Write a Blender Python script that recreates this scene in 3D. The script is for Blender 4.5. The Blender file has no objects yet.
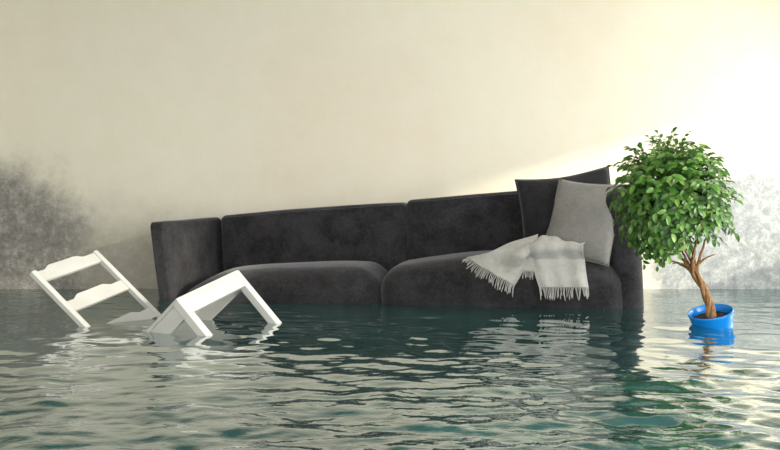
import bpy, bmesh, math, random
import numpy as np
from mathutils import Vector, Matrix, Euler
from mathutils.bvhtree import BVHTree

scene = bpy.context.scene
C = scene.collection
R = math.radians
F, HC = 758.0, 0.44                     # focal length in pixels (780 px wide frame), camera height above the water

# ------------------------------------------------------------------ camera, light, exposure
cam_d = bpy.data.cameras.new('camera'); cam = bpy.data.objects.new('camera', cam_d); C.objects.link(cam)
cam.location = (0, 0, HC); cam.rotation_euler = (R(90), 0, 0)
cam_d.sensor_width = 36; cam_d.lens = 36 * F / 780; cam_d.clip_start = 0.02
scene.camera = cam

world = bpy.data.worlds.new('world'); scene.world = world; world.use_nodes = True
bg = world.node_tree.nodes['Background']
bg.inputs[0].default_value = (1.0, 0.985, 0.975, 1); bg.inputs[1].default_value = 2.75

sun_d = bpy.data.lights.new('sun', 'SUN'); sun = bpy.data.objects.new('sun', sun_d); C.objects.link(sun)
sun_d.energy = 3.2; sun_d.angle = R(3); sun_d.color = (1.0, 0.93, 0.74)
sun.location = (7, 1, 3)
sun.rotation_euler = Vector((-1.39, 1.0, -0.43)).to_track_quat('-Z', 'Y').to_euler()

win_d = bpy.data.lights.new('window_daylight', 'AREA'); win = bpy.data.objects.new('window_daylight', win_d); C.objects.link(win)
win_d.shape = 'RECTANGLE'; win_d.size = 1.9; win_d.size_y = 1.25; win_d.energy = 40; win_d.color = (1.0, 0.96, 0.86)
win.location = (3.30, 4.03, 0.94); win.rotation_euler = Vector((-1, 0, 0)).to_track_quat('-Z', 'Y').to_euler()

key_d = bpy.data.lights.new('added_key_light', 'AREA'); key = bpy.data.objects.new('added_key_light', key_d); C.objects.link(key)  # unseen key light, added to brighten the room from the front right
key_d.shape = 'RECTANGLE'; key_d.size = 2.4; key_d.size_y = 1.5; key_d.energy = 122; key_d.color = (1.0, 0.98, 0.95)
key.location = (3.30, 0.45, 1.12); key.rotation_euler = Vector((-1, 0, 0)).to_track_quat('-Z', 'Y').to_euler()

vs = scene.view_settings
vs.view_transform = 'Standard'; vs.look = 'None'; vs.gamma = 1; vs.use_curve_mapping = False
vs.exposure = 0.14

# ------------------------------------------------------------------ helpers
def at(px, py, d):
    return Vector(((px - 390) / F * d, d, HC - (py - 225) / F * d))

def tag(o, label=None, cat=None, group=None, kind=None):
    if label: o['label'] = label
    if cat: o['category'] = cat
    if group: o['group'] = group
    if kind: o['kind'] = kind
    return o

def empty(name, loc=(0, 0, 0), rot=(0, 0, 0)):
    o = bpy.data.objects.new(name, None); C.objects.link(o)
    o.location = loc; o.rotation_euler = rot; o.empty_display_size = 0.1
    return o

def mesh_obj(name, verts, faces, mat, parent=None, smooth=True):
    me = bpy.data.meshes.new(name)
    me.from_pydata([tuple(v) for v in verts], [], faces)
    me.update()
    if smooth: me.polygons.foreach_set('use_smooth', [True] * len(me.polygons))
    me.materials.append(mat)
    o = bpy.data.objects.new(name, me); C.objects.link(o); o.parent = parent
    return o

def bm_obj(name, bm, mat, parent=None, smooth=False):
    me = bpy.data.meshes.new(name); bmesh.ops.recalc_face_normals(bm, faces=bm.faces); bm.to_mesh(me); bm.free()
    if smooth: me.polygons.foreach_set('use_smooth', [True] * len(me.polygons))
    me.materials.append(mat)
    o = bpy.data.objects.new(name, me); C.objects.link(o); o.parent = parent
    return o

def box_bm(lo, hi, bevel=0.0, bm=None, seg=2):
    own = bm is None
    if own: bm = bmesh.new()
    r = bmesh.ops.create_cube(bm, size=1)
    for v in r['verts']:
        v.co = Vector([lo[i] + (v.co[i] + .5) * (hi[i] - lo[i]) for i in range(3)])
    if bevel:
        es = list({e for v in r['verts'] for e in v.link_edges})
        bmesh.ops.bevel(bm, geom=es, offset=bevel, segments=seg, affect='EDGES', profile=0.6)
    return bm

def bar_bm(a, b, w, t, side, bevel=0.003):
    """bar from a to b, w along side, t across"""
    a = Vector(a); b = Vector(b); z = (b - a).normalized()
    s = (Vector(side) - z * Vector(side).dot(z)).normalized(); u = z.cross(s)
    bm = box_bm((-w / 2, -t / 2, 0), (w / 2, t / 2, (b - a).length), bevel)
    M = Matrix((s, u, z)).transposed().to_4x4(); M.translation = a
    bm.transform(M)
    return bm

def tube(pts, rad, n=8, closed=False):
    """tube along a list of points, rad a number or a list"""
    P = [Vector(p) for p in pts]; m = len(P); V = []; Fs = []
    up = Vector((0.13, 0.21, 0.97))
    for i, p in enumerate(P):
        if closed: t = (P[(i + 1) % m] - P[i - 1]).normalized()
        else: t = (P[min(i + 1, m - 1)] - P[max(i - 1, 0)]).normalized()
        s = up - t * up.dot(t)
        if s.length < 1e-3: s = Vector((1, 0, 0)) - t * t.x
        s.normalize(); up = s; u = t.cross(s)
        r = rad[i] if isinstance(rad, (list, tuple)) else rad
        for k in range(n):
            a = 2 * math.pi * k / n
            V.append(p + (s * math.cos(a) + u * math.sin(a)) * r)
    for i in range(m if closed else m - 1):
        j = (i + 1) % m
        for k in range(n):
            l = (k + 1) % n
            Fs.append((i * n + k, i * n + l, j * n + l, j * n + k))
    if not closed:
        Fs.append(tuple(range(n))[::-1]); Fs.append(tuple(range((m - 1) * n, m * n)))
    return V, Fs

def rounded_block(hx, hy, hz, r, m=14, k=6):
    """verts (numpy, centred) and quads of a rounded box with an even grid, for soft upholstery"""
    def axis(h):
        e = [h - r + r * math.tan(R(45) * i / k) for i in range(k + 1)]
        mid = list(np.linspace(-(h - r), h - r, m + 1))[1:-1]
        return [-x for x in e[::-1]] + mid + e
    A = [axis(hx), axis(hy), axis(hz)]; H = (hx, hy, hz)
    idx = {}; V = []; Q = []
    def vid(p):
        key = tuple(round(c, 6) for c in p)
        if key not in idx: idx[key] = len(V); V.append(p)
        return idx[key]
    for ax in range(3):
        u, w = (ax + 1) % 3, (ax + 2) % 3
        for sgn in (-1, 1):
            for i in range(len(A[u]) - 1):
                for j in range(len(A[w]) - 1):
                    q = []
                    for (a, b) in ((i, j), (i + 1, j), (i + 1, j + 1), (i, j + 1)):
                        p = [0, 0, 0]; p[ax] = sgn * H[ax]; p[u] = A[u][a]; p[w] = A[w][b]
                        q.append(vid(tuple(p)))
                    Q.append(tuple(q if sgn > 0 else q[::-1]))
    P = np.array(V); inner = np.array([hx - r, hy - r, hz - r])
    q = np.clip(P, -inner, inner); d = P - q
    L = np.linalg.norm(d, axis=1, keepdims=True); L[L == 0] = 1
    return q + d / L * r, Q

def wrinkle(P, seed, amp, freq):
    """smooth random field on points, a few sine waves"""
    g = np.random.default_rng(seed); o = np.zeros(len(P))
    for _ in range(9):
        kx = g.normal(0, freq, 3); o += np.sin(P @ kx + g.uniform(0, 6.28)) * g.uniform(.4, 1)
    return o / 4 * amp

# ------------------------------------------------------------------ materials
def new_mat(name):
    m = bpy.data.materials.new(name); m.use_nodes = True
    nt = m.node_tree; return m, nt, nt.nodes, nt.links, nt.nodes['Principled BSDF']

def noise_node(N, L, vec, scale, detail=4, rough=.55, dist=0):
    n = N.new('ShaderNodeTexNoise'); n.inputs['Scale'].default_value = scale; n.inputs['Detail'].default_value = detail
    n.inputs['Roughness'].default_value = rough; n.inputs['Distortion'].default_value = dist
    if vec is not None: L.new(vec, n.inputs['Vector'])
    return n

def ramp_node(N, L, src, stops):
    r = N.new('ShaderNodeValToRGB'); e = r.color_ramp.elements
    while len(e) > 1: e.remove(e[-1])
    e[0].position = stops[0][0]; e[0].color = (*stops[0][1], 1) if len(stops[0][1]) == 3 else stops[0][1]
    for p, c in stops[1:]:
        x = e.new(p); x.color = (*c, 1)
    L.new(src, r.inputs[0]); return r

def math_node(N, L, op, a, b=None, clamp=False):
    n = N.new('ShaderNodeMath'); n.operation = op; n.use_clamp = clamp
    for i, v in enumerate((a, b)):
        if v is None: continue
        if isinstance(v, (int, float)): n.inputs[i].default_value = v
        else: L.new(v, n.inputs[i])
    return n.outputs[0]

def mix_node(N, L, fac, a, b, mode='MIX'):
    n = N.new('ShaderNodeMix'); n.data_type = 'RGBA'; n.blend_type = mode
    for i, v in ((0, fac), (6, a), (7, b)):
        if isinstance(v, (int, float)): n.inputs[i].default_value = v
        elif isinstance(v, tuple): n.inputs[i].default_value = (*v, 1)
        else: L.new(v, n.inputs[i])
    return n.outputs[2]

def simple_mat(name, col, rough=.5, var=.12, scale=12, bump=.0, spec=.5, bscale=80):
    m, nt, N, L, B = new_mat(name)
    tc = N.new('ShaderNodeTexCoord')
    n = noise_node(N, L, tc.outputs['Object'], scale)
    r = ramp_node(N, L, n.outputs[0], [(.3, tuple(c * (1 - var) for c in col)), (.7, tuple(min(1, c * (1 + var)) for c in col))])
    L.new(r.outputs[0], B.inputs['Base Color']); B.inputs['Roughness'].default_value = rough
    B.inputs['Specular IOR Level'].default_value = spec
    if bump:
        b = N.new('ShaderNodeBump'); b.inputs['Strength'].default_value = bump; b.inputs['Distance'].default_value = .004
        n2 = noise_node(N, L, tc.outputs['Object'], bscale, 5); L.new(n2.outputs[0], b.inputs['Height']); L.new(b.outputs[0], B.inputs['Normal'])
    return m

def fabric_mat(name, dark, light, scale=7, sheen=.5, rough=.9, weave=420):
    m, nt, N, L, B = new_mat(name)
    tc = N.new('ShaderNodeTexCoord')
    n = noise_node(N, L, tc.outputs['Object'], scale, 8, .68)
    f = noise_node(N, L, tc.outputs['Object'], 60, 5, .7)
    s = math_node(N, L, 'ADD', math_node(N, L, 'MULTIPLY', n.outputs[0], .6), math_node(N, L, 'MULTIPLY', f.outputs[0], .4))
    r = ramp_node(N, L, s, [(.36, dark), (.64, light)])
    L.new(r.outputs[0], B.inputs['Base Color']); B.inputs['Roughness'].default_value = rough
    B.inputs['Specular IOR Level'].default_value = .15
    B.inputs['Sheen Weight'].default_value = sheen; B.inputs['Sheen Roughness'].default_value = .45
    B.inputs['Sheen Tint'].default_value = (.9, .92, 1, 1)
    b = N.new('ShaderNodeBump'); b.inputs['Strength'].default_value = .25; b.inputs['Distance'].default_value = .002
    n2 = noise_node(N, L, tc.outputs['Object'], weave, 2); L.new(n2.outputs[0], b.inputs['Height'])
    b2 = N.new('ShaderNodeBump'); b2.inputs['Strength'].default_value = .5; b2.inputs['Distance'].default_value = .012
    n3 = noise_node(N, L, tc.outputs['Object'], 9, 4); L.new(n3.outputs[0], b2.inputs['Height'])
    L.new(b2.outputs[0], b.inputs['Normal']); L.new(b.outputs[0], B.inputs['Normal'])
    return m

def wall_mat():
    m, nt, N, L, B = new_mat('stained_plaster')
    geo = N.new('ShaderNodeNewGeometry'); pos = geo.outputs['Position']
    sx = N.new('ShaderNodeSeparateXYZ'); L.new(pos, sx.inputs[0]); X, Y, Z = sx.outputs
    big = noise_node(N, L, pos, .55, 3, .5)
    base = ramp_node(N, L, big.outputs[0], [(.30, (.74, .67, .555)), (.48, (.755, .72, .61)), (.7, (.765, .74, .62))])
    fine = noise_node(N, L, pos, 5, 8, .65)
    base2 = mix_node(N, L, .16, base.outputs[0], fine.outputs[0], 'OVERLAY')
    edge = noise_node(N, L, pos, 3.2, 9, .7)
    def patch(cx, cz, rx, rz, soft, wob):
        a = math_node(N, L, 'DIVIDE', math_node(N, L, 'SUBTRACT', X, cx), rx)
        b = math_node(N, L, 'DIVIDE', math_node(N, L, 'SUBTRACT', Z, cz), rz)
        d = math_node(N, L, 'SQRT', math_node(N, L, 'ADD', math_node(N, L, 'MULTIPLY', a, a), math_node(N, L, 'MULTIPLY', b, b)))
        d = math_node(N, L, 'ADD', d, math_node(N, L, 'MULTIPLY', math_node(N, L, 'SUBTRACT', edge.outputs[0], .5), wob))
        mr = N.new('ShaderNodeMapRange'); mr.inputs['From Min'].default_value = 1 - soft; mr.inputs['From Max'].default_value = 1 + soft
        mr.inputs['To Min'].default_value = 1; mr.inputs['To Max'].default_value = 0; mr.interpolation_type = 'SMOOTHSTEP'
        L.new(d, mr.inputs['Value']); return mr.outputs[0]
    left = patch(-2.78, .24, .70, .60, .30, 1.0)
    right = patch(3.0, .26, 1.2, .62, .16, .8)
    low = patch(-2.0, .0, 1.15, .50, .6, 1.0)
    # mottled damp plaster with pale efflorescence flecks
    mot = noise_node(N, L, pos, 17, 12, .82, .0)
    dampL = ramp_node(N, L, mot.outputs[0], [(.34, (.15, .145, .135)), (.5, (.26, .25, .235)), (.58, (.38, .37, .35)), (.70, (.60, .59, .56))])
    dampR = ramp_node(N, L, mot.outputs[0], [(.36, (.19, .215, .235)), (.5, (.31, .335, .35)), (.58, (.44, .46, .47)), (.68, (.62, .63, .63))])
    c1 = mix_node(N, L, math_node(N, L, 'MULTIPLY', low, .62), base2, mix_node(N, L, .3, dampL.outputs[0], (.36, .35, .33)))
    c2 = mix_node(N, L, math_node(N, L, 'MULTIPLY', left, .95), c1, dampL.outputs[0])
    c3 = mix_node(N, L, math_node(N, L, 'MULTIPLY', right, .95), c2, dampR.outputs[0])
    L.new(c3, B.inputs['Base Color']); B.inputs['Roughness'].default_value = .92; B.inputs['Specular IOR Level'].default_value = .15
    b = N.new('ShaderNodeBump'); b.inputs['Strength'].default_value = .35; b.inputs['Distance'].default_value = .006
    L.new(mot.outputs[0], b.inputs['Height']); L.new(b.outputs[0], B.inputs['Normal'])
    return m

def water_mat():
    m, nt, N, L, B = new_mat('flood_water')
    geo = N.new('ShaderNodeNewGeometry')
    n = noise_node(N, L, geo.outputs['Position'], .8, 3)
    r = ramp_node(N, L, n.outputs[0], [(.35, (.011, .055, .055)), (.65, (.016, .070, .068))])
    L.new(r.outputs[0], B.inputs['Base Color']); B.inputs['Roughness'].default_value = .5; B.inputs['Specular IOR Level'].default_value = 0
    b = N.new('ShaderNodeBump'); b.inputs['Strength'].default_value = .22; b.inputs['Distance'].default_value = .004
    mp = N.new('ShaderNodeMapping'); mp.inputs['Scale'].default_value = (1, 1.4, 1); L.new(geo.outputs['Position'], mp.inputs[0])
    sp = N.new('ShaderNodeSeparateXYZ'); L.new(geo.outputs['Position'], sp.inputs[0])
    br = N.new('ShaderNodeMapRange'); br.inputs['From Min'].default_value = 1.8; br.inputs['From Max'].default_value = 3.0      # the water lies calm by the wall
    br.inputs['To Min'].default_value = .25; br.inputs['To Max'].default_value = 0; L.new(sp.outputs[1], br.inputs['Value']); L.new(br.outputs[0], b.inputs['Strength'])
    n2 = noise_node(N, L, mp.outputs[0], 42, 2, .5, .3); L.new(n2.outputs[0], b.inputs['Height'])
    # mirror-like water: strong reflection at a low angle, dark teal body when looked into
    gl = N.new('ShaderNodeBsdfGlossy'); gl.inputs['Roughness'].default_value = .015; gl.inputs[0].default_value = (.97, .98, .98, 1)
    L.new(b.outputs[0], gl.inputs['Normal'])
    lw = N.new('ShaderNodeLayerWeight'); lw.inputs['Blend'].default_value = .5; L.new(b.outputs[0], lw.inputs['Normal'])
    mr = N.new('ShaderNodeMapRange'); mr.interpolation_type = 'SMOOTHSTEP'; L.new(lw.outputs['Facing'], mr.inputs['Value'])
    mr.inputs['From Min'].default_value = .52; mr.inputs['From Max'].default_value = .84
    mr.inputs['To Min'].default_value = .04; mr.inputs['To Max'].default_value = .64; fr = mr.outputs[0]
    mx = N.new('ShaderNodeMixShader'); L.new(fr, mx.inputs[0]); L.new(B.outputs[0], mx.inputs[1]); L.new(gl.outputs[0], mx.inputs[2])
    L.new(mx.outputs[0], N['Material Output'].inputs[0])
    return m

M = {}
M['wall'] = wall_mat()
M['ceiling'] = simple_mat('ceiling_paint', (.78, .75, .68), .9, .05, 2)
M['floor'] = simple_mat('submerged_floor', (.20, .19, .17), .6, .2, 3)
M['water'] = water_mat()
M['frame'] = simple_mat('white_window_paint', (.8, .8, .78), .4, .03, 6)
M['sofa'] = fabric_mat('charcoal_velvet', (.0085, .0082, .0096), (.048, .0465, .052), 6, .30)
M['pillow_dark'] = fabric_mat('dark_pillow_velvet', (.009, .0088, .0104), (.030, .029, .034), 6, .2)
M['pillow_light'] = fabric_mat('grey_pillow_linen', (.19, .186, .178), (.28, .275, .264), 6, .2, .92, 300)
M['throw'] = fabric_mat('pale_grey_wool', (.40, .395, .38), (.56, .555, .53), 10, .4, .95, 260)
M['chair'] = simple_mat('white_chair_paint', (.49, .492, .485), .38, .05, 9, .08)
M['pot'] = simple_mat('blue_glazed_pot', (.008, .25, .78), .22, .08, 5)
M['soil'] = simple_mat('dark_soil', (.035, .022, .014), .95, .4, 40, .9)

def bark_mat():
    m, nt, N, L, B = new_mat('brown_bark')
    tc = N.new('ShaderNodeTexCoord')
    mp = N.new('ShaderNodeMapping'); mp.inputs['Scale'].default_value = (1, 1, .35); L.new(tc.outputs['Object'], mp.inputs[0])
    n = noise_node(N, L, mp.outputs[0], 70, 6, .65)
    r = ramp_node(N, L, n.outputs[0], [(.3, (.12, .05, .018)), (.5, (.30, .155, .06)), (.7, (.50, .30, .14))])
    L.new(r.outputs[0], B.inputs['Base Color']); B.inputs['Roughness'].default_value = .8
    b = N.new('ShaderNodeBump'); b.inputs['Strength'].default_value = .6; b.inputs['Distance'].default_value = .004
    L.new(n.outputs[0], b.inputs['Height']); L.new(b.outputs[0], B.inputs['Normal'])
    return m

def leaf_mat(name, per_island):
    m, nt, N, L, B = new_mat(name)
    if per_island: rnd = N.new('ShaderNodeNewGeometry').outputs['Random Per Island']
    else: rnd = N.new('ShaderNodeObjectInfo').outputs['Random']
    r = ramp_node(N, L, rnd, [(0, (.020, .078, .011)), (.4, (.042, .145, .018)), (.75, (.095, .24, .034)), (1, (.21, .36, .09))])
    L.new(r.outputs[0], B.inputs['Base Color']); B.inputs['Roughness'].default_value = .36
    tr = N.new('ShaderNodeBsdfTranslucent'); L.new(mix_node(N, L, .5, r.outputs[0], (.25, .45, .05)), tr.inputs[0])
    mx = N.new('ShaderNodeMixShader'); mx.inputs[0].default_value = .25
    L.new(B.outputs[0], mx.inputs[1]); L.new(tr.outputs[0], mx.inputs[2])
    L.new(mx.outputs[0], N['Material Output'].inputs[0])
    return m
M['twig'] = simple_mat('green_brown_twig', (.07, .085, .022), .7, .3, 30)
M['bark'] = bark_mat(); M['leaf'] = leaf_mat('ficus_leaf', False); M['foliage'] = leaf_mat('ficus_foliage', True)

# ------------------------------------------------------------------ the room
XW, YB, YF, ZF, ZC = 3.2, 5.21, -1.6, -0.62, 2.15
def struct(name, bm, mat, parent=None):
    o = bm_obj(name, bm, mat, parent)
    if parent is None: o['kind'] = 'structure'
    return o
struct('floor', box_bm((-XW - .15, YF, ZF - .1), (XW + .15, YB + .15, ZF)), M['floor'])
struct('ceiling', box_bm((-XW - .15, YF, ZC), (XW + .15, YB + .15, ZC + .1)), M['ceiling'])
struct('wall_back', box_bm((-XW - .15, YB, ZF), (XW + .15, YB + .15, ZC)), M['wall'])
struct('wall_left', box_bm((-XW - .15, YF, ZF), (-XW, YB, ZC)), M['wall'])
WINS = [(-.80, 1.70, .35, 1.90), (3.06, 5.0, .30, 1.58)]         # openings (y0, y1, z0, z1); the near one is added for the key light
bm = bmesh.new(); yy = YF
for (y0, y1, z0, z1) in WINS:
    box_bm((XW, yy, ZF), (XW + .15, y0, ZC), bm=bm)
    box_bm((XW, y0, ZF), (XW + .15, y1, z0), bm=bm)
    box_bm((XW, y0, z1), (XW + .15, y1, ZC), bm=bm); yy = y1
box_bm((XW, yy, ZF), (XW + .15, YB, ZC), bm=bm)
struct('wall_right', bm, M['wall'])
for i, (y0, y1, z0, z1) in enumerate(WINS):
    bm = box_bm((XW + .03, y0, z0), (XW + .09, y0 + .05, z1))
    box_bm((XW + .03, y1 - .05, z0), (XW + .09, y1, z1), bm=bm)
    box_bm((XW + .03, y0, z1 - .05), (XW + .09, y1, z1), bm=bm)
    box_bm((XW + .03, y0, z0), (XW + .09, y1, z0 + .05), bm=bm)
    struct('window_%d' % (i + 1), bm, M['frame'])  # the near frame only surrounds the added opening

# ------------------------------------------------------------------ flood water
def build_water():
    xs = np.linspace(-XW, XW, 620)
    ys = np.concatenate([np.linspace(YF, .9, 40)[:-1], np.linspace(.9, 2.6, 250)[:-1], np.linspace(2.6, YB, 260)])
    X, Y = np.meshgrid(xs, ys)
    g = np.random.default_rng(11); Z = np.zeros_like(X); S = np.zeros_like(X)
    for i in range(230):
        lam = .038 * (.45 / .038) ** g.random() ** .9
        th = g.normal(R(84), R(40)); k = 2 * math.pi / lam
        slope = .0190 * (1 if lam < .2 else .7)
        (S if lam < .095 else Z)[...] += slope / k * np.cos(k * (X * math.cos(th) + Y * math.sin(th)) + g.uniform(0, 6.28))
    gust = .75 + .25 * np.sin(1.3 * X + 2.1 * np.sin(.9 * Y + .4)) * np.cos(1.7 * Y + .6 * X)
    calm = .38 + .67 / (1 + np.exp((Y - 2.35) / .22))
    Z = (Z + S * np.clip(2.1 - .66 * Y, 0, 1.15)) * gust * calm
    Z = np.minimum(Z, .03)
    ny, nx = X.shape
    V = np.stack([X, Y, Z], -1).reshape(-1, 3)
    i = (np.arange(ny - 1)[:, None] * nx + np.arange(nx - 1)[None]).ravel()
    Q = np.stack([i, i + 1, i + nx + 1, i + nx], 1)
    me = bpy.data.meshes.new('flood_water'); me.from_pydata(V.tolist(), [], Q.tolist()); me.update()
    me.polygons.foreach_set('use_smooth', [True] * len(me.polygons)); me.materials.append(M['water'])
    o = bpy.data.objects.new('flood_water', me); C.objects.link(o)
    tag(o, 'dark teal rippling flood water covering the whole floor of the room', 'water', kind='stuff')
build_water()

# ------------------------------------------------------------------ sofa
SL, SD, SH, ARM = 2.745, .68, .655, .19
sofa_rot = Matrix.Rotation(R(-11.1), 3, 'Z') @ Matrix.Rotation(R(2.6), 3, 'X') @ Matrix.Rotation(R(-3.8), 3, 'Y')
sofa = empty('sofa', (-.002, 4.235, -.105), sofa_rot.to_euler())
tag(sofa, 'long charcoal velvet sofa floating tilted in the flood water by the wall', 'sofa')
SM = Matrix.Translation(sofa.location) @ sofa_rot.to_4x4()

def soft(name, c, half, r, mat, deform=None, m=16, parent=sofa):
    P, Q = rounded_block(*half, r, m)
    if deform is not None: P = deform(P, np.array(half))
    P = P + np.array(c)
    return mesh_obj(name, P, Q, mat, parent), P, Q

def block(name, lo, hi, r, mat, deform=None, m=16, parent=sofa):
    c = [(a + b) / 2 for a, b in zip(lo, hi)]; h = [(b - a) / 2 for a, b in zip(lo, hi)]
    return soft(name, c, h, r, mat, deform, m, parent)

# submerged base
bm = box_bm((-SL / 2 + .06, .05, -.13), (SL / 2 - .06, SD - .04, .10), .02)
bm_obj('base', bm, M['sofa'], sofa)

def arm_deform(side):
    def f(P, h):
        u = P / h
        P = P.copy()
        P[:, 0] += side * .012 * (1 - np.clip(u[:, 1], -1, 1) ** 2) * (1 - np.clip(u[:, 2], -1, 1) ** 2)
        P[:, 0] += side * .03 * (u[:, 2] + 1) / 2 * (-1 if side < 0 else .25) * (-1 if side < 0 else 1)   # splays outwards at the top
        if side < 0: P[:, 0] -= .105 * np.clip((u[:, 0] + 1) / 2, 0, 1) * ((1 - np.clip(u[:, 1], -1, 1)) / 2) ** .8   # inner face flares open to the front
        P[:, 1] += wrinkle(P, 3, .003, 9); P[:, 2] += wrinkle(P, 4 + side, .003, 6)
        return P
    return f
armL, PL, QL = block('armrest', (-SL / 2 - .025, .03, -.06), (-SL / 2 + ARM - .02, SD, SH), .034, M['sofa'], arm_deform(-1))
armR, PR, QR = block('armrest', (SL / 2 - ARM, .03, -.10), (SL / 2, SD, SH), .09, M['sofa'], arm_deform(1))

def back_deform(seed):
    def f(P, h):
        u = P / h; P = P.copy()
        bul = (1 - np.clip(u[:, 0], -1, 1) ** 4) * (1 - np.clip(u[:, 2], -1, 1) ** 4)
        P[:, 1] -= .018 * bul * (u[:, 1] < 0)
        P[:, 1] += .05 * (u[:, 2] + 1) / 2                     # reclines
        P[:, 2] += .008 * (1 - np.clip(u[:, 0], -1, 1) ** 2) * (u[:, 2] > 0) + wrinkle(P, seed, .003, 7)
        P[:, 1] += wrinkle(P, seed + 1, .004, 10)
        return P
    return f
xi = SL / 2 - ARM
backL, PBL, QBL = block('back_cushion', (-xi - .022, .50, .10), (.036, .68, SH + .008), .035, M['sofa'], back_deform(20))
backR, PBR, QBR = block('back_cushion', (.044, .50, .10), (xi - .004, .68, SH + .018), .035, M['sofa'], back_deform(30))

def seat_deform(seed, end):
    def f(P, h):
        u = np.clip(P / h, -1, 1); P = P.copy()
        up = (u[:, 2] + 1) / 2
        P[:, 2] += up * .055 * (1 - np.abs(u[:, 0]) ** 3) * (1 - .6 * u[:, 1] ** 2)
        P[:, 1] -= .035 * (1 - u[:, 0] ** 4) * (1 - np.abs(u[:, 2]) ** 3) * (u[:, 1] < 0)
        P[:, 2] -= up * (.13 if end < 0 else .05) * np.clip((end * u[:, 0] - .45) / .55, 0, 1) ** 1.6   # outer end sags towards the armrest
        P[:, 2] += wrinkle(P, seed, .004, 8) * up; P[:, 1] += wrinkle(P, seed + 5, .004, 9)
        return P
    return f
seatL, PSL, QSL = block('seat_cushion', (-xi - .155, -.015, -.12), (-.055, .54, .290), .125, M['sofa'], seat_deform(40, -1), 20)
seatR, PSR, QSR = block('seat_cushion', (-.057, -.015, -.12), (xi + .10, .54, .290), .125, M['sofa'], seat_deform(50, 1), 20)

# piping seams
def piping(parent, pts, r=.0042, closed=False):
    V, Fs = tube(pts, r, 6, closed); return mesh_obj('piping', V, Fs, M['sofa'], parent)

# ------------------------------------------------------------------ surface probe on the sofa (for what lies on it)
def bvh_of(parts):
    V = []; Fs = []
    for P, Q in parts:
        o = len(V); V += [SM @ Vector(p) for p in P]; Fs += [tuple(i + o for i in q) for q in Q]
    return BVHTree.FromPolygons(V, Fs)
SB = bvh_of([(PL, QL), (PR, QR), (PBL, QBL), (PBR, QBR), (PSL, QSL), (PSR, QSR)])
SEATS = bvh_of([(PSL, QSL), (PSR, QSR)])

def seam_on(bvh, loc_pts, off=.001):
    out = []
    inv = SM.inverted()
    for p in loc_pts:
        h = bvh.find_nearest(SM @ Vector(p))
        out.append(inv @ (h[0] + h[1] * off))
    return out
def rect_seam(parent, P, Q, y_side, inset):
    b = bvh_of([(P, Q)]); lo = P.min(0); hi = P.max(0)
    c = [(lo[0], lo[2]), (lo[0], hi[2]), (hi[0], hi[2]), (hi[0], lo[2])]
    pts = []
    for a in range(3):
        for t in np.linspace(0, 1, 40)[:-1]:
            x = c[a][0] + (c[a + 1][0] - c[a][0]) * t; z = c[a][1] + (c[a + 1][1] - c[a][1]) * t
            pts.append((x, lo[1] + .02 if y_side < 0 else hi[1], z))
    return piping(parent, seam_on(b, pts))
rect_seam(backL, PBL, QBL, -1, .01); rect_seam(backR, PBR, QBR, -1, .01)

# ------------------------------------------------------------------ scatter pillows
def pillow(name, w, h, t, Mw, mat, label, seed, pinch=.06, pinch_side=.06):
    n = 26; V = []; Q = []
    g = np.linspace(-1, 1, n + 1)
    def co(u, v, s):
        ex = 1 - pinch_side * (1 - v * v) * 1.0; ey = 1 - pinch * (1 - u * u) * 1.0
        th = t / 2 * ((1 - u ** 2) * (1 - v ** 2)) ** .42
        return [u * w / 2 * ex, v * h / 2 * ey, s * th]
    top = {}; bot = {}
    for i, u in enumerate(g):
        for j, v in enumerate(g):
            top[i, j] = len(V); V.append(co(u, v, 1))
            if i in (0, n) or j in (0, n): bot[i, j] = top[i, j]
            else: bot[i, j] = len(V); V.append(co(u, v, -1))
    for i in range(n):
        for j in range(n):
            Q.append((top[i, j], top[i + 1, j], top[i + 1, j + 1], top[i, j + 1]))
            Q.append((bot[i, j], bot[i, j + 1], bot[i + 1, j + 1], bot[i + 1, j]))
    P = np.array(V); P[:, 2] += wrinkle(P, seed, .006, 14); P[:, 0] += wrinkle(P, seed + 1, .003, 12); P[:, 1] += wrinkle(P, seed + 2, .003, 12)
    o = mesh_obj(name, P, Q, mat); o.matrix_world = Mw
    tag(o, label, 'pillow', 'pillows in the sofa corner')
    rim = [top[i, 0] for i in range(n)] + [top[n, j] for j in range(n)] + [top[i, n] for i in range(n, 0, -1)] + [top[0, j] for j in range(n, 0, -1)]
    tv, tf = tube([P[k] for k in rim], .003, 5, True)
    mesh_obj('seam', tv, tf, mat, o)
    return o

def frame_from(TL, TR, BL):
    """pillow matrix from three corners in the world"""
    c = (TR + BL) / 2; x = (TR - TL).normalized(); y0 = (TL - BL); y = (y0 - x * y0.dot(x)).normalized(); z = x.cross(y)
    Mx = Matrix((x, y, z)).transposed().to_4x4(); Mx.translation = c
    return Mx, (TR - TL).length, y0.length
Mx, w, h = frame_from(at(523, 180, 4.42), at(617, 167, 4.33), at(515, 247, 4.26))
pillow('scatter_pillow', w, h * 1.02, .15, Mx, M['pillow_dark'], 'charcoal velvet pillow behind the light grey pillow', 61, .12, .04)
Mx, w, h = frame_from(at(559, 179, 4.28), at(627, 185, 4.07), at(540, 256, 4.18))
pillow('scatter_pillow', w, h, .13, Mx, M['pillow_light'], 'light grey linen pillow leaning on the dark pillow and right armrest', 71, .06, .05)

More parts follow.
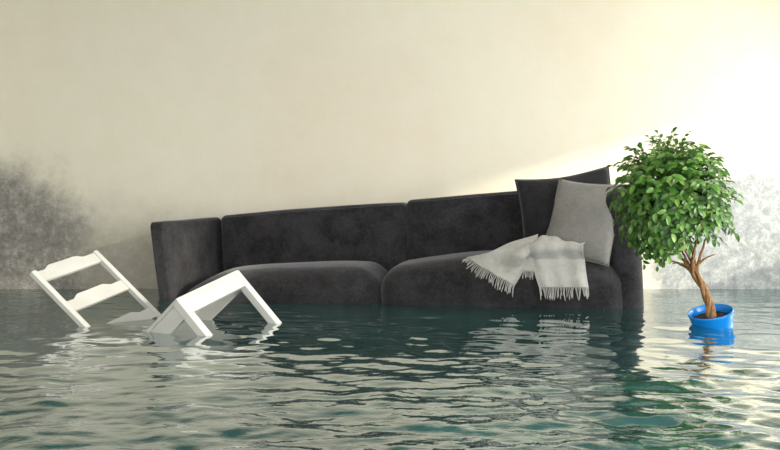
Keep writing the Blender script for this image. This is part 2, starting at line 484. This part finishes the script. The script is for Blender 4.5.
# ------------------------------------------------------------------ fringed throw
def build_throw():
    root = empty('throw_blanket', at(535, 262, 4.1))
    tag(root, 'pale grey wool throw with fringed ends draped over the right seat cushion', 'blanket')
    inv = Matrix.Translation(root.location).inverted()
    o0 = Vector((0, 0, HC))
    def on(px, py, off=.012):
        d = (at(px, py, 1) - o0).normalized()
        h = SEATS.ray_cast(o0, d)
        if h[0] is None: raise ValueError((px, py))
        return h[0] + h[1] * off
    def res(c): return at(*c) if len(c) == 3 else on(*c)
    def catmull(ps, t):
        n = len(ps) - 1; s = min(int(t * n), n - 1); f = t * n - s
        p0, p1, p2, p3 = ps[max(s - 1, 0)], ps[s], ps[s + 1], ps[min(s + 2, n)]
        return .5 * ((2 * p1) + (p2 - p0) * f + (2 * p0 - 5 * p1 + 4 * p2 - p3) * f * f + (3 * p1 - p0 - 3 * p2 + p3) * f ** 3)
    def sheet(name, rows, nu, nv, seed, fold):
        G = [[res(c) for c in r] for r in rows]
        rng = np.random.default_rng(seed); ph = rng.uniform(0, 6.28, 4)
        pts = []
        for i in range(nv + 1):
            t = i / nv
            cols = [catmull([G[r][c] for r in range(len(G))], t) for c in range(len(G[0]))]
            pts.append([catmull(cols, j / nu) for j in range(nu + 1)])
        out = []
        for i in range(nv + 1):
            for j in range(nu + 1):
                p = pts[i][j]
                du = pts[i][min(j + 1, nu)] - pts[i][max(j - 1, 0)]; dv = pts[min(i + 1, nv)][j] - pts[max(i - 1, 0)][j]
                nrm = du.cross(dv)
                if nrm.length: nrm.normalize()
                if nrm.dot(o0 - p) < 0: nrm = -nrm
                a = j / nu; b = i / nv
                off = fold * (math.sin(a * 9 + ph[0] + 1.5 * b) + .6 * math.sin(a * 21 + ph[1] - 2 * b) + .2 * math.sin(b * 12 + ph[2]))
                p = p + nrm * (abs(fold) * 1.2 + off)
                h = SB.find_nearest(p)
                if (p - h[0]).dot(h[1]) < .006: p = h[0] + h[1] * .006
                out.append(p)
        Q = [(i * (nu + 1) + j, i * (nu + 1) + j + 1, (i + 1) * (nu + 1) + j + 1, (i + 1) * (nu + 1) + j) for i in range(nv) for j in range(nu)]
        o = mesh_obj(name, [inv @ p for p in out], Q, M['throw'], root)
        md = o.modifiers.new('thick', 'SOLIDIFY'); md.thickness = .005; md.offset = 0
        return out[-(nu + 1):], out[-2 * (nu + 1):-(nu + 1)]
    def fringe(edge, prev, count, length, seed):
        rng = random.Random(seed); V = []; Fs = []
        n = len(edge) - 1
        for k in range(count):
            t = (k + .5) / count * n; i = min(int(t), n - 1); f = t - i
            p = edge[i].lerp(edge[i + 1], f); q = prev[i].lerp(prev[i + 1], f)
            d = (p - q).normalized()
            d = (d + Vector((rng.uniform(-.28, .28), 0, -.5))).normalized()
            ln = length * rng.uniform(.75, 1.15); pts = [p - d * .004]; cur = p.copy()
            for s in range(5):
                d = (d + Vector((rng.uniform(-.16, .16), rng.uniform(-.1, .05), -.22))).normalized()
                cur = cur + d * ln / 5
                h = SB.find_nearest(cur)
                if (cur - h[0]).dot(h[1]) < .004: cur = h[0] + h[1] * .004
                pts.append(cur.copy())
            tv, tf = tube(pts, [.0030, .0026, .0024, .0026, .0030, .0022], 4)
            o = len(V); V += [inv @ v for v in tv]; Fs += [tuple(x + o for x in q4) for q4 in tf]
        tag(mesh_obj('fringe', V, Fs, M['throw'], root), kind='stuff')
    # end hanging straight down in front of the pillow
    e, p = sheet('hanging_end', [[(539, 237, 4.12), (560, 240, 4.07), (584, 246, 4.03)],
                          [(529, 248, 4.04), (556, 248, 4.01), (583, 248, 3.975)],
                          [(531, 261), (558, 261), (584, 261)],
                          [(535, 276), (560, 276), (586, 276)],
                          [(539, 287), (562, 287), (588, 287)]], 26, 34, 5, .007)
    fringe(e, p, 34, .062, 1)
    # end spreading to the left
    e, p = sheet('spread_end', [[(539, 237, 4.12), (535, 242, 4.08), (529, 249, 4.04)],
                         [(514, 243, 4.15), (519, 255, 4.03), (527, 261)],
                         [(490, 252, 4.12), (504, 267), (521, 276)],
                         [(468, 259), (490, 274), (515, 285)]], 26, 30, 8, .007)
    fringe(e, p, 38, .062, 2)
    # inner layer glimpsed between the two ends
    e, p = sheet('inner_fold', [[(522, 252, 4.05), (531, 251, 4.05), (540, 251, 4.05)],
                         [(522, 262, ), (531, 262), (540, 262)],
                         [(523, 272), (531, 272), (539, 272)]], 10, 12, 9, .001)
    fringe(e, p, 12, .045, 3)
build_throw()

# ------------------------------------------------------------------ chair
def build_chair():
    Rm = Matrix(((-.36321682, .67070588, -.64670485), (-.90927878, -.40654852, .08905278), (-.20318868, .62038047, .75752388)))
    w, D, H, wb, tl = .4536, .4779, .5638, .4132, .1368
    root = empty('dining_chair', (-.92817, 3.32165, .04265), Rm.to_euler())
    tag(root, 'white wooden ladder-back chair tipped over and half sunk in the water', 'chair')
    lg = .036; hl = lg / 2
    W2, D2, B2 = w / 2 - hl, D / 2 - hl, wb / 2 - hl
    for s in (1, -1):
        bm_obj('leg', bar_bm((s * W2, D2, -.45), (s * W2, D2, 0), lg, lg, (1, 0, 0)), M['chair'], root)
    up = Vector((0, -math.sin(tl), math.cos(tl)))
    for s in (1, -1):
        b0 = Vector((s * B2, -D / 2, 0))
        # rear leg and back post are one continuous piece of timber
        bm = bar_bm((s * B2, -D / 2 + .0, -.03), b0 + up * H, .026, .025, (1, 0, 0))
        bl = bar_bm((s * B2, -D / 2 - .03, -.45), (s * B2, -D / 2, .0), .03, .036, (1, 0, 0))
        me = bpy.data.meshes.new('t'); bl.to_mesh(me); bl.free(); bm.from_mesh(me); bpy.data.meshes.remove(me)
        bm_obj('back_post', bm, M['chair'], root)
    # seat board, notched flush with the front legs
    bm = bmesh.new(); pr = [(w / 2 - .002, D / 2 - .002), (-w / 2 + .002, D / 2 - .002), (-wb / 2, -D / 2 + .0), (wb / 2, -D / 2 + .0)]
    lo = [bm.verts.new((x, y, -.014)) for x, y in pr]; hi = [bm.verts.new((x, y, .004)) for x, y in pr]
    bm.faces.new(hi); bm.faces.new(lo[::-1])
    for i in range(4): bm.faces.new((lo[i], lo[(i + 1) % 4], hi[(i + 1) % 4], hi[i]))
    bmesh.ops.bevel(bm, geom=list(bm.edges), offset=.003, segments=2, affect='EDGES')
    bm_obj('seat', bm, M['chair'], root)
    ah = .078
    bm_obj('apron', box_bm((-W2 + hl - .002, D2 - .010, -ah), (W2 - hl + .002, D2 + hl - .002, -.012), .002), M['chair'], root)
    bm_obj('apron', box_bm((-B2, -D / 2 - .008, -ah), (B2, -D / 2 + .014, -.012), .002), M['chair'], root)
    for s in (1, -1):
        a = Vector((s * (W2 + .006), D2 - hl + .004, -ah / 2 - .007)); b = Vector((s * (B2 + .004), -D / 2 + .01, -ah / 2 - .007))
        bm_obj('apron', bar_bm(a, b, .022, ah - .012, (1, 0, 0), .002), M['chair'], root)
    # three ladder slats with a raised wavy crest
    for top in (.002, .196, .390):
        prof = []; n = 28; hw = B2 - .004
        for i in range(n + 1):
            x = -hw + 2 * hw * i / n; a = abs(x) / hw
            z = .0
            if a < .40: z = .020
            elif a < .68: z = .020 * (.5 + .5 * math.cos((a - .40) / .28 * math.pi))
            prof.append((x, z - .004 + .006 * (1 - a * a)))
        bm = bmesh.new(); rows = []
        for x, zt in prof:
            cy = -.018 * (1 - (x / hw) ** 2)                         # slat bows backwards
            lowz = -.062 + .008 * (1 - (x / hw) ** 2)
            rows.append([bm.verts.new((x, cy + yy, zz)) for yy, zz in ((-.007, lowz), (.007, lowz), (.007, zt), (-.007, zt))])
        for i in range(n):
            for k in range(4):
                bm.faces.new((rows[i][k], rows[i][(k + 1) % 4], rows[i + 1][(k + 1) % 4], rows[i + 1][k]))
        bm.faces.new(rows[0]); bm.faces.new(rows[-1][::-1])
        T = Matrix((Vector((1, 0, 0)), Vector((0, math.cos(tl), math.sin(tl))), up)).transposed().to_4x4()
        T.translation = Vector((0, -D / 2, 0)) + up * (H - top)
        bm.transform(T)
        bm_obj('back_slat', bm, M['chair'], root)
build_chair()

# ------------------------------------------------------------------ potted ficus
def build_plant():
    rng = random.Random(7)
    rot = Matrix.Rotation(R(-14), 3, 'Y') @ Matrix.Rotation(R(10), 3, 'X')
    rimc = at(710.5, 311.5, 3.29)
    PH = .15
    base = rimc - rot @ Vector((0, 0, PH))
    root = empty('potted_ficus', base, rot.to_euler())
    tag(root, 'small leafy ficus tree in a blue pot floating tilted on the water', 'potted plant')
    RW = Matrix.Translation(base) @ rot.to_4x4()
    # pot
    prof = [(0, 0), (.058, 0), (.064, .006), (.076, .06), (.088, .12), (.0925, .142), (.094, .149), (.0915, .152), (.0875, .149), (.083, .125), (.078, .105)]
    n = 48; V = []; Q = []
    for r_, z in prof:
        for k in range(n):
            a = 2 * math.pi * k / n; V.append((r_ * math.cos(a), r_ * math.sin(a), z))
    for i in range(len(prof) - 1):
        for k in range(n):
            Q.append((i * n + k, i * n + (k + 1) % n, (i + 1) * n + (k + 1) % n, (i + 1) * n + k))
    mesh_obj('pot', V, Q, M['pot'], root)
    V = []; Q = []
    for i in range(9):
        for k in range(32):
            a = 2 * math.pi * k / 32; rr = .0815 * i / 8
            V.append((rr * math.cos(a), rr * math.sin(a), .118 + .008 * (1 - i / 8) + rng.uniform(-.002, .002)))
    for i in range(8):
        for k in range(32): Q.append((i * 32 + k, i * 32 + (k + 1) % 32, (i + 1) * 32 + (k + 1) % 32, (i + 1) * 32 + k))
    mesh_obj('soil', V, Q, M['soil'], root)
    # twisted trunk of three plaited stems
    z0, z1 = .11, .345
    def axis(z):
        t = (z - z0) / (z1 - z0)
        return Vector((.007 * math.sin(t * 3.0) - .046 * t * t, .004 * math.sin(t * 4), z))
    ends = []
    for s in range(3):
        pts = []; rad = []
        for i in range(30):
            t = i / 29; z = z0 + (z1 - z0) * t; a = s * 2.094 + t * 6.0
            rr = .0085 + .004 * (1 - t) ** 3 + .004 * t ** 4
            pts.append(axis(z) + Vector((math.cos(a), math.sin(a), 0)) * rr); rad.append(.0112 - .003 * t + .003 * (1 - t) ** 4)
        V, Q = tube(pts, rad, 10); mesh_obj('trunk', V, Q, M['bark'], root); ends.append((pts[-1], rad[-1]))
    # branches
    CC = Vector((-.080, .0, .672)); RX, RZ = .185, .225
    tips = []
    for b in range(13):
        e, r0 = ends[b % 3]
        a = b * 2.399 + .3; el = [.95, .55, 1.2, .75][b % 4]
        d = Vector((math.cos(a) * math.cos(el), math.sin(a) * math.cos(el), math.sin(el)))
        ln = rng.uniform(.16, .24) * (.62 if el < .6 else 1); tgt = e + Vector((d.x, d.y, d.z)) * ln
        mid = e.lerp(tgt, .45) + Vector((0, 0, .03))
        pts = []
        for i in range(12):
            t = i / 11; p = (1 - t) ** 2 * e + 2 * t * (1 - t) * mid + t * t * tgt
            pts.append(p + Vector((rng.uniform(-1, 1), rng.uniform(-1, 1), 0)) * .0025)
        V, Q = tube(pts, [.0078 * (1 - .75 * i / 11) for i in range(12)], 7)
        mesh_obj('branch', V, Q, M['bark'], root); tips += pts[5:]
    # leaves
    def leaf_shape(L_, W_, bend, fold):
        V = []; Q = []; n = 5
        for i in range(n + 1):
            t = i / n; wd = W_ / 2 * math.sin(math.pi * min(t * .92 + .06, 1)) ** .8 if 0 < i < n else .0006
            z = -bend * t * t
            V += [(-wd, t * L_, z + fold * wd), (0, t * L_, z), (wd, t * L_, z + fold * wd)]
        for i in range(n):
            for k in range(2): Q.append((i * 3 + k, i * 3 + k + 1, i * 3 + k + 4, i * 3 + k + 3))
        return V, Q
    shapes = [leaf_shape(.034, .0185, .008, .35), leaf_shape(.030, .017, .010, .25), leaf_shape(.037, .0185, .012, .4), leaf_shape(.027, .016, .004, .3)]
    meshes = []
    for V, Q in shapes:
        me = bpy.data.meshes.new('leaf'); me.from_pydata(V, [], Q); me.update()
        me.polygons.foreach_set('use_smooth', [True] * len(me.polygons)); me.materials.append(M['leaf']); meshes.append(me)
    leaves = []; TV = []; TQ = []
    def sprig(start, d, ln, nl):
        d = d.normalized(); cur = start.copy(); pts = [cur.copy()]
        for i in range(nl):
            d = (d + Vector((rng.uniform(-.18, .18), rng.uniform(-.18, .18), -.10))).normalized()
            cur = cur + d * ln / nl; pts.append(cur.copy())
            side = d.cross(Vector((0, 0, 1)))
            if side.length < .1: side = Vector((1, 0, 0))
            side.normalize(); sg = 1 if i % 2 else -1
            ld = (d * .55 + side * sg * rng.uniform(.5, 1.0) + Vector((0, 0, rng.uniform(-.5, .2)))).normalized()
            if i == nl - 1: ld = (d + Vector((0, 0, -.35))).normalized()
            nz = Vector((rng.uniform(-.35, .35), rng.uniform(-.35, .35), 1)); nz = nz * .6 + d * .9 + Vector((0, -.35, 0))
            x = ld.cross(nz).normalized(); z = x.cross(ld)
            Mt = Matrix((x, ld, z)).transposed().to_4x4(); Mt.translation = cur
            leaves.append((Mt @ Matrix.Scale(rng.uniform(.8, 1.15), 4), rng.randrange(4)))
        v, q = tube(pts, .0011, 4); o = len(TV); TV.extend(v); TQ.extend([tuple(x + o for x in f) for f in q])
    def shell(u, v, f=1.0):
        # rounded-box crown
        d = Vector((math.cos(u) * math.cos(v), math.sin(u) * math.cos(v), math.sin(v)))
        k = (abs(d.x) ** 3 + abs(d.y) ** 3 + abs(d.z) ** 3) ** (-1 / 3)
        return d, CC + Vector((d.x * RX, d.y * RX, d.z * RZ)) * k * f
    ns = 390
    for i in range(ns):
        v = math.asin(max(-.97, min(1, 1 - 2 * (i + .5) / ns))); u = i * 2.39996
        d, p = shell(u, v, rng.uniform(.55, .80))
        if d.z < -.45 and (d.x > -.35): p.z += .09
        sprig(p, d + Vector((0, 0, .15)), rng.uniform(.07, .12), rng.randint(6, 9))
    for i in range(330):
        u = rng.uniform(0, 6.28); v = math.asin(rng.uniform(-.5, .99)); d, p = shell(u, v, rng.uniform(.25, .72))
        sprig(p, d, .09, 7)
    for i in range(26):                                              # stray shoots
        u = rng.uniform(0, 6.28); v = math.asin(rng.uniform(-.75, .8)); d, p = shell(u, v, .82)
        sprig(p, d, rng.uniform(.08, .115), 6)
    # the leaves nearest the viewer singly, the rest together
    camv = RW.inverted() @ Vector((0, 0, HC))
    order = sorted(range(len(leaves)), key=lambda i: (leaves[i][0].translation - camv).length)
    near = set(order[:300])
    for i in sorted(near):
        Mt, k = leaves[i]
        o = bpy.data.objects.new('leaf', meshes[k]); C.objects.link(o); o.parent = root; o.matrix_local = Mt
    V = []; Q = []
    for i, (Mt, k) in enumerate(leaves):
        if i in near: continue
        o = len(V); V += [Mt @ Vector(p) for p in shapes[k][0]]; Q += [tuple(x + o for x in f) for f in shapes[k][1]]
    tag(mesh_obj('foliage', V, Q, M['foliage'], root), kind='stuff')
    tag(mesh_obj('twigs', TV, TQ, M['twig'], root), kind='stuff')
build_plant()
